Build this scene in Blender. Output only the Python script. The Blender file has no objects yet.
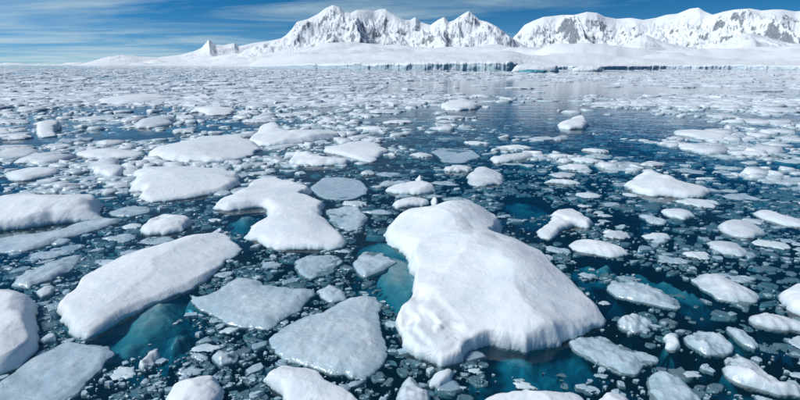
import bpy, math
import numpy as np
from mathutils import Vector

rng = np.random.default_rng(11)
sc = bpy.context.scene
COL = sc.collection
R = math.radians

# ------------------------------------------------------------------ camera
CAM_H = 6.0
FPX = 494.0                      # focal length in pixels of the 800 x 400 picture
PITCH = math.atan(135.0 / FPX)   # horizon at row 65
cd = bpy.data.cameras.new('camera')
cam = bpy.data.objects.new('camera', cd)
COL.objects.link(cam)
cam.location = (0, 0, CAM_H)
cam.rotation_euler = (math.pi / 2 - PITCH, 0, 0)
cd.sensor_fit = 'HORIZONTAL'
cd.sensor_width = 36.0
cd.lens = 18.0 * FPX / 400.0
cd.clip_start = 0.1
cd.clip_end = 60000
sc.camera = cam

# ------------------------------------------------------------------ sky and sun
SUN_EL, SUN_AZ = R(48), R(-104)    # azimuth from +Y (view direction), negative = left
sv = Vector((math.sin(SUN_AZ) * math.cos(SUN_EL), math.cos(SUN_AZ) * math.cos(SUN_EL), math.sin(SUN_EL)))
world = bpy.data.worlds.new('World')
sc.world = world
world.use_nodes = True
wt = world.node_tree
wt.nodes.clear()
def WN(t, **k):
    n = wt.nodes.new(t)
    for a, b in k.items():
        setattr(n, a, b)
    return n
wo = WN('ShaderNodeOutputWorld'); bg = WN('ShaderNodeBackground')
sky = WN('ShaderNodeTexSky', sky_type='NISHITA', sun_disc=False, sun_elevation=SUN_EL,
         sun_rotation=SUN_AZ, altitude=1500.0, air_density=1.0, dust_density=0.15, ozone_density=3.0)
# deep polar blue: the sky colour pushed through a power curve, the same over the whole sky
v1 = WN('ShaderNodeVectorMath', operation='SCALE'); v1.inputs['Scale'].default_value = 0.13
wt.links.new(sky.outputs[0], v1.inputs[0])
gm = WN('ShaderNodeGamma'); gm.inputs[1].default_value = 2.1
wt.links.new(v1.outputs[0], gm.inputs[0])
hs = WN('ShaderNodeVectorMath', operation='MULTIPLY'); hs.inputs[1].default_value = (0.1, 10.2, 7.8)
wt.links.new(gm.outputs[0], hs.inputs[0])
tc = WN('ShaderNodeTexCoord')
lift = WN('ShaderNodeVectorMath', operation='ADD'); lift.inputs[1].default_value = (0, 0, 0.22)
lnm = WN('ShaderNodeVectorMath', operation='NORMALIZE')
wt.links.new(tc.outputs['Generated'], lift.inputs[0]); wt.links.new(lift.outputs[0], lnm.inputs[0]); wt.links.new(lnm.outputs[0], sky.inputs['Vector'])
sx = WN('ShaderNodeSeparateXYZ')
wt.links.new(tc.outputs['Generated'], sx.inputs[0])
def M(op, a, b=None, clamp=False):
    n = WN('ShaderNodeMath', operation=op, use_clamp=clamp)
    for i, v in enumerate((a, b)):
        if v is None: continue
        if isinstance(v, (int, float)): n.inputs[i].default_value = v
        else: wt.links.new(v, n.inputs[i])
    return n.outputs[0]
zz = M('ADD', M('MAXIMUM', sx.outputs[2], 0.0), 0.035)
cx = M('DIVIDE', sx.outputs[0], zz); cy = M('DIVIDE', sx.outputs[1], zz)
cmb = WN('ShaderNodeCombineXYZ')
wt.links.new(cx, cmb.inputs[0]); wt.links.new(cy, cmb.inputs[1])
mp = WN('ShaderNodeMapping'); mp.inputs['Scale'].default_value = (0.55, 0.8, 1.0)
mp.inputs['Rotation'].default_value = (0, 0, R(9)); mp.inputs['Location'].default_value = (4.3, 1.7, 0)
wt.links.new(cmb.outputs[0], mp.inputs[0])
n1 = WN('ShaderNodeTexNoise'); n1.inputs['Scale'].default_value = 0.42; n1.inputs['Detail'].default_value = 6
n1.inputs['Roughness'].default_value = 0.6; n1.inputs['Distortion'].default_value = 0.6
wt.links.new(mp.outputs[0], n1.inputs['Vector'])
# thin cirrus is thicker over the open sea (west) than over the mountains
bias = M('MULTIPLY', sx.outputs[0], -0.16)
cl = M('MULTIPLY', M('SUBTRACT', M('ADD', n1.outputs[0], bias), 0.49), 4.2, True)
cl = M('MULTIPLY', cl, 0.66)
hz = M('MULTIPLY', M('POWER', M('SUBTRACT', 1.0, M('MAXIMUM', sx.outputs[2], 0.0), True), 24.0), 0.85)
cf = M('SUBTRACT', 1.0, M('MULTIPLY', M('SUBTRACT', 1.0, cl), M('SUBTRACT', 1.0, hz)), True)
mx = WN('ShaderNodeMix', data_type='RGBA')
wt.links.new(cf, mx.inputs[0]); wt.links.new(hs.outputs[0], mx.inputs[6])
mc = WN('ShaderNodeMix', data_type='RGBA')      # grey-white cirrus, pale blue sea haze
wt.links.new(cl, mc.inputs[0]); mc.inputs[6].default_value = (1.9, 3.0, 3.4, 1); mc.inputs[7].default_value = (3.6, 4.15, 4.3, 1)
wt.links.new(mc.outputs[2], mx.inputs[7])
wt.links.new(mx.outputs[2], bg.inputs[0])
bg.inputs[1].default_value = 0.15
wt.links.new(bg.outputs[0], wo.inputs[0])

sd = bpy.data.lights.new('sun', 'SUN')
sun = bpy.data.objects.new('sun', sd); COL.objects.link(sun)
sd.energy = 2.5
sd.angle = R(18)
sd.color = (1.0, 0.985, 0.96)
sun.rotation_euler = sv.to_track_quat('Z', 'Y').to_euler()
sun.location = (-30, 20, 60)

sc.view_settings.view_transform = 'Standard'
sc.view_settings.look = 'None'
sc.view_settings.gamma = 1.0
sc.view_settings.exposure = 0.33
sc.render.engine = 'CYCLES'
sc.cycles.max_bounces = 6
sc.cycles.transparent_max_bounces = 12
sc.cycles.caustics_reflective = False
sc.cycles.caustics_refractive = False
sc.cycles.use_denoising = True

# ------------------------------------------------------------------ helpers
def P(px, py, z=0.0):
    """point of the plane at height z that lies on the line of sight of picture point (px, py)"""
    px = np.asarray(px, float); py = np.asarray(py, float)
    u = (px - 400) / FPX; v = (200 - py) / FPX
    dy = math.cos(PITCH) + v * math.sin(PITCH)
    dz = -math.sin(PITCH) + v * math.cos(PITCH)
    t = (z - CAM_H) / dz
    return np.stack([u * t, dy * t], -1)
def az_of(px, py=65.0):
    u = (px - 400) / FPX; v = (200 - py) / FPX
    return np.arctan2(u, math.cos(PITCH) + v * math.sin(PITCH))
def elev_tan(px, py):
    u = (px - 400) / FPX; v = (200 - py) / FPX
    dy = math.cos(PITCH) + v * math.sin(PITCH)
    dz = -math.sin(PITCH) + v * math.cos(PITCH)
    return dz / np.hypot(u, dy)

def _h(ix, iy, seed):
    h = (ix.astype(np.int64) * 374761393 + iy.astype(np.int64) * 668265263 + seed * 1442695041) & 0x7fffffff
    h = ((h ^ (h >> 13)) * 1274126177) & 0x7fffffff
    return ((h ^ (h >> 16)) & 0xffff) / 32767.5 - 1.0
def vn(x, y, seed=0):
    x = np.asarray(x, float); y = np.asarray(y, float)
    ix = np.floor(x); iy = np.floor(y)
    fx = x - ix; fy = y - iy
    fx = fx * fx * fx * (fx * (fx * 6 - 15) + 10); fy = fy * fy * fy * (fy * (fy * 6 - 15) + 10)
    a = _h(ix, iy, seed); b = _h(ix + 1, iy, seed); c = _h(ix, iy + 1, seed); d = _h(ix + 1, iy + 1, seed)
    return (a * (1 - fx) + b * fx) * (1 - fy) + (c * (1 - fx) + d * fx) * fy
def fbm(x, y, seed=0, oct=4, g=0.5):
    s = 0; a = 1.0; t = 0
    for o in range(oct):
        c, q = math.cos(0.6 * o + seed), math.sin(0.6 * o + seed)
        s = s + a * vn((c * x - q * y) * 2 ** o + 17.3 * o, (q * x + c * y) * 2 ** o - 9.1 * o, seed + o)
        t += a; a *= g
    return s / t
def ridged(x, y, seed=0, oct=4, g=0.55):
    s = 0; a = 1.0; t = 0; w = 1.0
    for o in range(oct):
        n = 1 - np.abs(vn(x * 2 ** o + 5.7 * o, y * 2 ** o + 3.1 * o, seed + o)) * 1.5
        n = np.clip(n, 0, 1) ** 1.6
        s = s + a * n * w; t += a; a *= g
        w = np.clip(n * 1.5, 0.15, 1)
    return s / t
def sstep(a, b, x):
    t = np.clip((x - a) / (b - a), 0, 1)
    return t * t * (3 - 2 * t)
def chaikin(p, n=2):
    for _ in range(n):
        q = np.roll(p, -1, 0)
        p = np.stack([0.78 * p + 0.22 * q, 0.22 * p + 0.78 * q], 1).reshape(-1, 2)
    return p
def jag(p, seed, amp=0.10, n=3):
    """break every side of an outline into uneven shorter sides"""
    r = np.random.default_rng(seed)
    for _ in range(n):
        q = np.roll(p, -1, 0); e = q - p
        nrm = np.stack([-e[:, 1], e[:, 0]], -1)
        mid = p + e * r.uniform(0.35, 0.65, (len(p), 1)) + nrm * r.normal(0, amp, (len(p), 1))
        p = np.stack([p, mid], 1).reshape(-1, 2)
    return p
def rubble(x, y, seed):
    """rounded lumps with sharp creases between them, 0..1"""
    x = np.asarray(x, float); y = np.asarray(y, float)
    ix = np.floor(x); iy = np.floor(y); best = np.full(x.shape, 9.0)
    for a in (-1, 0, 1):
        for b in (-1, 0, 1):
            jx = ix + a; jy = iy + b
            d2 = (jx + 0.5 + 0.45 * _h(jx, jy, seed) - x) ** 2 + (jy + 0.5 + 0.45 * _h(jx, jy, seed + 9) - y) ** 2
            best = np.minimum(best, d2 - 0.25 * _h(jx, jy, seed + 4))
    return np.clip(1 - best, -0.3, 1.3)
def sdf(px, py, poly):
    """signed distance to a closed polygon, positive inside"""
    X = px.ravel(); Y = py.ravel()
    d = np.full(X.shape, 1e18); ins = np.zeros(X.shape, bool)
    q = np.roll(poly, -1, 0)
    for (ax, ay), (bx, by) in zip(poly, q):
        ex, ey = bx - ax, by - ay
        t = np.clip(((X - ax) * ex + (Y - ay) * ey) / (ex * ex + ey * ey + 1e-12), 0, 1)
        d = np.minimum(d, (X - ax - t * ex) ** 2 + (Y - ay - t * ey) ** 2)
        c = (ay > Y) != (by > Y)
        if ey != 0:
            ins ^= c & (X < ex * (Y - ay) / ey + ax)
    d = np.sqrt(d)
    return np.where(ins, d, -d).reshape(px.shape)
def inside(X, Y, poly):
    ins = np.zeros(X.shape, bool); q = np.roll(poly, -1, 0)
    for (ax, ay), (bx, by) in zip(poly, q):
        if by != ay:
            ins ^= ((ay > Y) != (by > Y)) & (X < (bx - ax) * (Y - ay) / (by - ay) + ax)
    return ins

def mesh_np(name, V, F, smooth=True, mat=None):
    """V (n,3), F (m,k) all faces with the same number of corners"""
    me = bpy.data.meshes.new(name)
    V = np.ascontiguousarray(V, dtype=np.float32); F = np.ascontiguousarray(F, dtype=np.int32)
    k = F.shape[1]
    me.vertices.add(len(V)); me.vertices.foreach_set('co', V.ravel())
    me.loops.add(F.size); me.loops.foreach_set('vertex_index', F.ravel())
    me.polygons.add(len(F))
    me.polygons.foreach_set('loop_start', np.arange(0, F.size, k, dtype=np.int32))
    me.polygons.foreach_set('loop_total', np.full(len(F), k, dtype=np.int32))
    me.polygons.foreach_set('use_smooth', np.full(len(F), smooth))
    me.update(calc_edges=True); me.validate()
    if mat: me.materials.append(mat)
    return me
def link(name, me, parent=None, label=None, cat=None, group=None, kind=None, loc=None):
    o = bpy.data.objects.new(name, me)
    COL.objects.link(o)
    if parent: o.parent = parent
    if loc is not None: o.location = loc
    for k, v in (('label', label), ('category', cat), ('group', group), ('kind', kind)):
        if v: o[k] = v
    return o

# ------------------------------------------------------------------ materials
class Mat:
    def __init__(s, name):
        s.m = bpy.data.materials.new(name); s.m.use_nodes = True
        s.t = s.m.node_tree; s.t.nodes.clear()
        s.out = s.n('ShaderNodeOutputMaterial')
    def n(s, t, **k):
        x = s.t.nodes.new(t)
        for a, b in k.items():
            if a.startswith('i_'): x.inputs[a[2:].replace('_', ' ')].default_value = b
            else: setattr(x, a, b)
        return x
    def l(s, a, b): s.t.links.new(a, b)
    def math(s, op, a, b=None, clamp=False):
        x = s.n('ShaderNodeMath', operation=op, use_clamp=clamp)
        for i, v in enumerate((a, b)):
            if v is None: continue
            if isinstance(v, (int, float)): x.inputs[i].default_value = v
            else: s.l(v, x.inputs[i])
        return x.outputs[0]
    def mix(s, f, a, b):
        x = s.n('ShaderNodeMix', data_type='RGBA')
        for i, v in ((0, f), (6, a), (7, b)):
            if isinstance(v, (int, float)): x.inputs[i].default_value = v
            elif isinstance(v, tuple): x.inputs[i].default_value = (*v, 1)
            else: s.l(v, x.inputs[i])
        return x.outputs[2]
    def noise(s, vec, scale, detail=4, rough=0.55, dist=0.0):
        x = s.n('ShaderNodeTexNoise'); x.inputs['Scale'].default_value = scale
        x.inputs['Detail'].default_value = detail; x.inputs['Roughness'].default_value = rough
        x.inputs['Distortion'].default_value = dist
        s.l(vec, x.inputs['Vector']); return x.outputs[0]
    def ramp(s, v, lo, hi):
        x = s.n('ShaderNodeMapRange', clamp=True); x.inputs[1].default_value = lo; x.inputs[2].default_value = hi
        s.l(v, x.inputs[0]); return x.outputs[0]

def snow_material(name, white, grey, wet, bubbly, rough, spec_ice):
    m = Mat(name)
    g = m.n('ShaderNodeNewGeometry'); pos = g.outputs['Position']
    oi = m.n('ShaderNodeObjectInfo')
    off = m.n('ShaderNodeVectorMath', operation='ADD')
    rv = m.n('ShaderNodeCombineXYZ'); m.l(m.math('MULTIPLY', oi.outputs['Random'], 37.0), rv.inputs[0])
    m.l(pos, off.inputs[0]); m.l(rv.outputs[0], off.inputs[1]); p = off.outputs[0]
    big = m.noise(p, 1.1, 5, 0.6, 0.4)
    fine = m.noise(p, 9.0, 5, 0.65)
    grain = m.noise(p, 55.0, 3, 0.7)
    c = m.mix(m.ramp(big, 0.30, 0.56), grey, white)
    c = m.mix(m.math('MULTIPLY', m.ramp(fine, 0.62, 0.40), bubbly), c, grey)
    wv = m.n('ShaderNodeVectorMath', operation='ADD')
    nv = m.n('ShaderNodeTexNoise'); nv.inputs['Scale'].default_value = 1.3; nv.inputs['Detail'].default_value = 3; m.l(p, nv.inputs['Vector'])
    m.l(p, wv.inputs[0]); m.l(nv.outputs['Color'], wv.inputs[1])
    vc = m.n('ShaderNodeTexVoronoi', feature='DISTANCE_TO_EDGE'); vc.inputs['Scale'].default_value = 0.75; m.l(wv.outputs[0], vc.inputs['Vector'])
    crack = m.math('MULTIPLY', m.ramp(vc.outputs['Distance'], 0.016, 0.0), m.ramp(m.noise(p, 0.9, 2), 0.52, 0.66))
    c = m.mix(m.math('MULTIPLY', crack, 0.4), c, wet)
    sepz = m.n('ShaderNodeSeparateXYZ'); m.l(pos, sepz.inputs[0])
    zn = m.math('ADD', sepz.outputs[2], m.math('MULTIPLY', m.math('SUBTRACT', fine, 0.5), 0.16))
    wetf = m.ramp(zn, 0.16, 0.0)                       # ice soaked at the waterline
    c = m.mix(m.math('MULTIPLY', wetf, 0.75), c, wet)
    if bubbly > 0.3:
        v = m.n('ShaderNodeTexVoronoi', feature='F1'); v.inputs['Scale'].default_value = 16.0
        m.l(p, v.inputs['Vector'])
        sp = m.ramp(v.outputs['Distance'], 0.30, 0.12)
        c = m.mix(m.math('MULTIPLY', sp, m.ramp(m.noise(p, 2.3, 2), 0.45, 0.65)), c, white)
    b = m.n('ShaderNodeBsdfPrincipled')
    m.l(c, b.inputs['Base Color'])
    rr = m.math('SUBTRACT', rough, m.math('MULTIPLY', wetf, 0.3)); m.l(rr, b.inputs['Roughness'])
    b.inputs['Specular IOR Level'].default_value = spec_ice
    h = m.math('ADD', m.math('MULTIPLY', fine, m.ramp(m.noise(p, 1.7, 2), 0.35, 0.7)), m.math('MULTIPLY', grain, 0.10))
    drift = m.noise(p, 2.6, 3, 0.5, 0.8)
    h = m.math('SUBTRACT', m.math('ADD', h, m.math('MULTIPLY', drift, 1.8)), m.math('MULTIPLY', crack, 0.35))
    bp = m.n('ShaderNodeBump'); bp.inputs['Strength'].default_value = 0.32; bp.inputs['Distance'].default_value = 0.06
    m.l(h, bp.inputs['Height']); m.l(bp.outputs[0], b.inputs['Normal'])
    m.l(b.outputs[0], m.out.inputs[0])
    return m.m
SNOW = snow_material('snow_crust', (0.875, 0.91, 0.925), (0.74, 0.83, 0.875), (0.50, 0.68, 0.74), 0.15, 0.65, 0.3)
ICE = snow_material('bare_ice', (0.70, 0.78, 0.82), (0.46, 0.58, 0.65), (0.34, 0.50, 0.58), 0.45, 0.38, 0.5)
BRASH = snow_material('brash', (0.82, 0.86, 0.88), (0.58, 0.67, 0.72), (0.42, 0.57, 0.64), 0.4, 0.45, 0.4)
SLUSH = snow_material('slush_ice', (0.52, 0.62, 0.68), (0.30, 0.42, 0.50), (0.24, 0.38, 0.46), 0.45, 0.3, 0.5)
PACK = snow_material('pack', (0.80, 0.84, 0.87), (0.58, 0.67, 0.73), (0.56, 0.66, 0.72), 0.2, 0.6, 0.3)

# water: clear, slightly milky, absorbs red first
wm = Mat('sea_water')
g = wm.n('ShaderNodeNewGeometry')
mpw = wm.n('ShaderNodeMapping'); mpw.inputs['Scale'].default_value = (0.8, 1.3, 1); wm.l(g.outputs['Position'], mpw.inputs[0])
rip = wm.math('ADD', wm.noise(mpw.outputs[0], 1.6, 3, 0.5, 0.3), wm.math('MULTIPLY', wm.noise(mpw.outputs[0], 0.22, 2, 0.5), 2.0))
bmp = wm.n('ShaderNodeBump'); bmp.inputs['Strength'].default_value = 0.4; bmp.inputs['Distance'].default_value = 0.05
wm.l(rip, bmp.inputs['Height'])
fr = wm.n('ShaderNodeFresnel'); fr.inputs[0].default_value = 1.333; wm.l(bmp.outputs[0], fr.inputs['Normal'])
gl = wm.n('ShaderNodeBsdfGlossy'); gl.inputs['Roughness'].default_value = 0.04; gl.inputs['Color'].default_value = (1, 1, 1, 1)
wm.l(bmp.outputs[0], gl.inputs['Normal'])
tr = wm.n('ShaderNodeBsdfTransparent')
df = wm.n('ShaderNodeBsdfDiffuse'); df.inputs['Color'].default_value = (0.014, 0.085, 0.138, 1)
m1 = wm.n('ShaderNodeMixShader'); m1.inputs[0].default_value = 0.19
wm.l(tr.outputs[0], m1.inputs[1]); wm.l(df.outputs[0], m1.inputs[2])
m2 = wm.n('ShaderNodeMixShader'); wm.l(fr.outputs[0], m2.inputs[0])
wm.l(m1.outputs[0], m2.inputs[1]); wm.l(gl.outputs[0], m2.inputs[2]); wm.l(m2.outputs[0], wm.out.inputs['Surface'])
va = wm.n('ShaderNodeVolumeAbsorption'); va.inputs['Color'].default_value = (0.0, 0.71, 0.805, 1); va.inputs['Density'].default_value = 3.2
wm.l(va.outputs[0], wm.out.inputs['Volume'])
WATER = wm.m

def terrain_material(name, rock_lo, rock_hi, ice_col, rock_amt):
    m = Mat(name)
    g = m.n('ShaderNodeNewGeometry'); pos = g.outputs['Position']
    sn = m.n('ShaderNodeSeparateXYZ'); m.l(g.outputs['Normal'], sn.inputs[0])
    sp = m.n('ShaderNodeSeparateXYZ'); m.l(pos, sp.inputs[0])
    big = m.noise(pos, 0.004, 6, 0.65, 0.5)
    fine = m.noise(pos, 0.03, 6, 0.7)
    steep = m.math('ADD', sn.outputs[2], m.math('MULTIPLY', m.math('SUBTRACT', big, 0.5), 0.7))
    steep = m.math('ADD', steep, m.math('MULTIPLY', m.math('SUBTRACT', fine, 0.5), 0.9))
    f = m.math('MULTIPLY', m.ramp(steep, rock_hi, rock_lo), rock_amt)
    c = m.mix(m.ramp(fine, 0.3, 0.7), (0.80, 0.85, 0.89), (0.90, 0.92, 0.93))
    c = m.mix(f, c, m.mix(m.ramp(m.noise(pos, 0.055, 5, 0.75), 0.35, 0.68), (0.06, 0.07, 0.085), (0.34, 0.38, 0.42)) if ice_col is None else ice_col)
    b = m.n('ShaderNodeBsdfPrincipled'); m.l(c, b.inputs['Base Color'])
    b.inputs['Roughness'].default_value = 0.8; b.inputs['Specular IOR Level'].default_value = 0.1
    bp = m.n('ShaderNodeBump'); bp.inputs['Strength'].default_value = 0.6; bp.inputs['Distance'].default_value = 9.0 if ice_col is None else 2.5
    m.l(fine, bp.inputs['Height']); m.l(bp.outputs[0], b.inputs['Normal'])
    m.l(b.outputs[0], m.out.inputs[0])
    return m.m
MTN = terrain_material('mountain_snow_rock', 0.42, 0.56, None, 0.9)
GLAC = terrain_material('glacier_snow', 0.25, 0.55, (0.52, 0.68, 0.75), 0.8)

# ------------------------------------------------------------------ sea
def box_mesh(name, x0, x1, y0, y1, z0, z1, mat):
    V = np.array([(x, y, z) for z in (z0, z1) for y in (y0, y1) for x in (x0, x1)], float)
    F = np.array([(0, 2, 3, 1), (4, 5, 7, 6), (0, 1, 5, 4), (2, 6, 7, 3), (0, 4, 6, 2), (1, 3, 7, 5)])
    return mesh_np(name, V, F, False, mat)
link('sea', box_mesh('sea', -14000, 14000, -400, 14000, -12, 0, WATER), kind='structure',
     label='dark blue calm sea showing between the floating ice', cat='sea')

# ------------------------------------------------------------------ mountains and glacier
def interp(tab, px):
    a = np.array(tab, float); return np.interp(px, a[:, 0], a[:, 1])
def mountain(name, crest, r0, rw, front, back, base_m, seed, relief, label, spur=420.0, ncol_step=0.5):
    """a range with its crest near distance r0; crest rows are read as elevation angles"""
    px = np.arange(crest[0][0], crest[-1][0] + .01, ncol_step)
    py = interp(crest, px)
    az = az_of(px)
    rc = r0 + rw * fbm(az * 9, az * 0 + 1.3, seed, 3)
    H = elev_tan(px, py) * rc + CAM_H
    tf = np.concatenate([np.linspace(-1, 0, 13)[:-1], np.linspace(0, 1, 100) ** 1.2])
    A, T = np.meshgrid(az, tf)
    RC = np.broadcast_to(rc, A.shape); HH = np.broadcast_to(H, A.shape)
    r = np.where(T < 0, RC - T * back, RC - T * front)
    X = r * np.sin(A); Y = r * np.cos(A)
    t = np.abs(T)
    Hb = HH - base_m
    prof = np.where(T < 0, 1 - t, (1 - t) ** 1.3)
    wx = X + 90 * fbm(X / 300, Y / 300, seed + 5, 3); wy = Y + 90 * fbm(X / 300, Y / 300, seed + 8, 3)
    rd = ridged(wx / spur, wy / (spur * 1.5), seed + 20, 6, 0.52)
    rd2 = fbm(X / 110, Y / 110, seed + 30, 5, 0.6)
    env = sstep(0.0, 0.16, t) * (1 - t) ** 0.55
    Z = base_m + Hb * prof + np.clip(Hb, 0, None) * env * (relief * (rd - 0.38) + relief * 0.30 * rd2)
    cap = elev_tan(np.broadcast_to(px, A.shape), np.broadcast_to(py, A.shape)) * r + CAM_H
    Z = np.where(T < 0, base_m + Hb * prof, Z)
    Z = np.where(T > 0, np.minimum(Z, cap - 0.004 * t * r), Z)     # the crest stays the skyline
    V = np.stack([X, Y, Z], -1).reshape(-1, 3)
    n, c = A.shape
    i = np.arange(n * c).reshape(n, c)
    F = np.stack([i[:-1, :-1], i[1:, :-1], i[1:, 1:], i[:-1, 1:]], -1).reshape(-1, 4)
    link(name, mesh_np(name, V, F, True, MTN), kind='structure', label=label, cat='mountain')

mountain('snow_hills', [(70, 65.5), (82, 64), (95, 60.5), (110, 56.5), (125, 55), (140, 56.5), (160, 57), (180, 55), (195, 51.5),
    (203, 48), (208, 43), (211, 39.5), (214, 42), (218, 44.5), (226, 45), (236, 43), (240, 46), (246, 45), (255, 43), (270, 41), (285, 38), (300, 38)],
    7600, 200, 2600, 1500, -20, 3, 0.25, 'low pale snow dome with one sharp peak beyond the pack ice', 500)
mountain('mountain', [(506, 46), (512, 37), (515, 34), (522, 25), (530, 21), (540, 17), (550, 16), (558, 15), (570, 15), (582, 12), (592, 13), (600, 17),
    (612, 19), (625, 18), (638, 20), (650, 18), (660, 15), (670, 14), (682, 9), (690, 8), (697, 12), (705, 15), (715, 12), (725, 10),
    (740, 9), (752, 11), (762, 10), (772, 10), (785, 12), (800, 10), (830, 12), (870, 6), (910, 14), (960, 10), (1000, 18), (1060, 30)],
    5600, 300, 1500, 1500, -40, 41, 0.66, 'long jagged snowy ridge with rock ribs behind the glacier', 650)
mountain('mountain', [(232, 60), (246, 50), (260, 45), (272, 42), (282, 39), (288, 35), (294, 29), (299, 22), (310, 19), (320, 14), (328, 8), (335, 5), (341, 7),
    (346, 12), (352, 13), (358, 10), (366, 10), (375, 11), (381, 9), (386, 9), (392, 14), (398, 17), (405, 20), (410, 20), (415, 17),
    (420, 22), (430, 25), (437, 20), (443, 17), (448, 22), (453, 20), (460, 15), (467, 11), (472, 15), (478, 20), (486, 22), (494, 26),
    (500, 30), (506, 35), (514, 40), (524, 46), (535, 52)],
    4300, 200, 1250, 1200, -40, 77, 0.66, 'tall twin-peaked snowy massif with dark rock faces', 500)
mountain('snow_hills', [(590, 57), (606, 52), (620, 46), (630, 39), (637, 35.5), (643, 35), (650, 38), (660, 42), (680, 46), (700, 50), (720, 55)],
    3900, 60, 1500, 500, -20, 91, 0.3, 'bright white snow cone below the jagged ridge', 300)
mountain('snow_hills', [(680, 58), (700, 51), (718, 43), (732, 36), (740, 33), (748, 33.5), (760, 37), (785, 43), (830, 48), (880, 52)],
    4100, 60, 1600, 500, -20, 97, 0.35, 'white snow shoulder below the ridge end', 300)

def glacier():
    px = np.concatenate([np.arange(-40, 250, 1.2), np.arange(250, 830, 0.42), np.arange(830, 1250, 2.0)])
    az = az_of(px)
    rs = np.exp(interp([(-40, 9.2), (80, 8.9), (150, 8.5), (210, 7.9), (262, 7.1), (300, 6.72), (350, 6.55), (430, 6.46), (512, 6.46), (535, 6.56),
                        (600, 6.64), (660, 6.78), (740, 6.78), (800, 6.72), (1000, 6.6), (1250, 6.4)], px))
    cl = interp([(-40, 2), (250, 2), (285, 5), (310, 7.5), (380, 7.5), (440, 9.5), (512, 10), (524, 4.5), (560, 4), (610, 4.5), (680, 5.5), (800, 5), (1250, 5)], px)
    cs = cl * 1.12
    rb = rs * 1.0
    blk = np.floor(px / 5.3 + 1.1 * vn(px / 9, px * 0, 4))
    rs = rs * (1 + 0.0012 * _h(blk, blk * 0, 5) + 0.016 * fbm(px / 18, px * 0, 6, 5))
    cl = cl * (1 + 0.08 * _h(blk, blk * 0 + 3, 7) + 0.32 * fbm(px / 14, px * 0, 9, 3) + 0.04 * vn(px / 3, px * 0, 8))
    topy = interp([(-40, 66), (100, 64), (200, 60), (260, 55), (300, 50.5), (400, 47), (500, 48), (530, 48), (600, 49), (700, 51.5), (760, 50), (800, 48), (1250, 44)], px)
    re = np.maximum(rs + 1500, interp([(-40, 12000), (200, 6500), (262, 4000), (300, 3100), (1250, 3300)], px))
    def smooth(v, n=81):
        k_ = np.hanning(n + 2)[1:-1]; k_ = k_ / k_.sum()
        return np.convolve(np.pad(v, n // 2, mode='edge'), k_, 'valid')
    rs = rs - rb + smooth(rb); rb = smooth(rb); cs = smooth(cs); re = smooth(smooth(re)); topy = smooth(smooth(topy))
    He = elev_tan(px, topy) * re + CAM_H
    s = np.concatenate([[-1, -0.8, -0.65, -0.5, -0.35, -0.2, -0.1, 0, 0.0012, 0.004], np.linspace(0.009, 1, 64) ** 1.5 + 0.006])
    A, S = np.meshgrid(az, s)
    RS, RE, CL, HE = (np.broadcast_to(v, A.shape) for v in (rs, re, cl, He))
    sp = np.clip(S, 0, 1)
    RB = np.broadcast_to(rb, A.shape); nr = sstep(0.015, 0.0, sp)
    r = (RS * nr + RB * (1 - nr)) + (RE - RB) * sp
    r = np.where(S < 0, RS + S * 1.2, r)
    X = r * np.sin(A); Y = r * np.cos(A)
    roll = fbm(X / 420, Y / 420, 12, 5) * 60 * sstep(0.02, 0.4, sp) + fbm(X / 60, Y / 60, 15, 4) * 3.0 * sstep(2600, 1500, r) * sstep(300, 360, np.broadcast_to(px, A.shape)) * sstep(0.0, 0.05, sp)
    crev = ridged(X / 70 + 0.4 * fbm(X / 90, Y / 90, 2), Y / 26, 61, 3) * -3.5 * sstep(310, 370, np.broadcast_to(px, A.shape)) * sstep(0.004, 0.03, sp) * (1 - sstep(0.10, 0.3, sp))
    CS = np.broadcast_to(cs, A.shape); near = sstep(0.012, 0.0, sp)
    Z = CL * near + CS * (1 - near) + (HE - CS) * (0.62 * sp + 0.38 * sp ** 2) + roll + crev
    Z = np.where(S < 0, CL * 0.86 + (CL * 0.86 + 3.0) * S, Z)
    Z = np.where(S == 0, np.maximum(CL * (0.86 + 0.05 * vn(X / 9, Y / 9, 3)), 0.3), Z)
    # broken face: blocks stand out and caves go in at every height of the cliff
    ca = A * 640
    out = np.where((S < 0) & (S > -1), 1.4 * fbm(ca / 7, Z / 4.5, 44, 4, 0.6) + 0.9 * (rubble(ca / 6, Z / 4, 45) - 0.6), 0)
    X = X - out * np.sin(A); Y = Y - out * np.cos(A)
    V = np.stack([X, Y, Z], -1).reshape(-1, 3)
    n, c = A.shape
    i = np.arange(n * c).reshape(n, c)
    F = np.stack([i[:-1, :-1], i[:-1, 1:], i[1:, 1:], i[1:, :-1]], -1).reshape(-1, 4)
    link('glacier', mesh_np('glacier', V, F, True, GLAC), kind='structure',
         label='white glacier slope ending in a low blue ice cliff at the sea', cat='glacier')
glacier()

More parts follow.
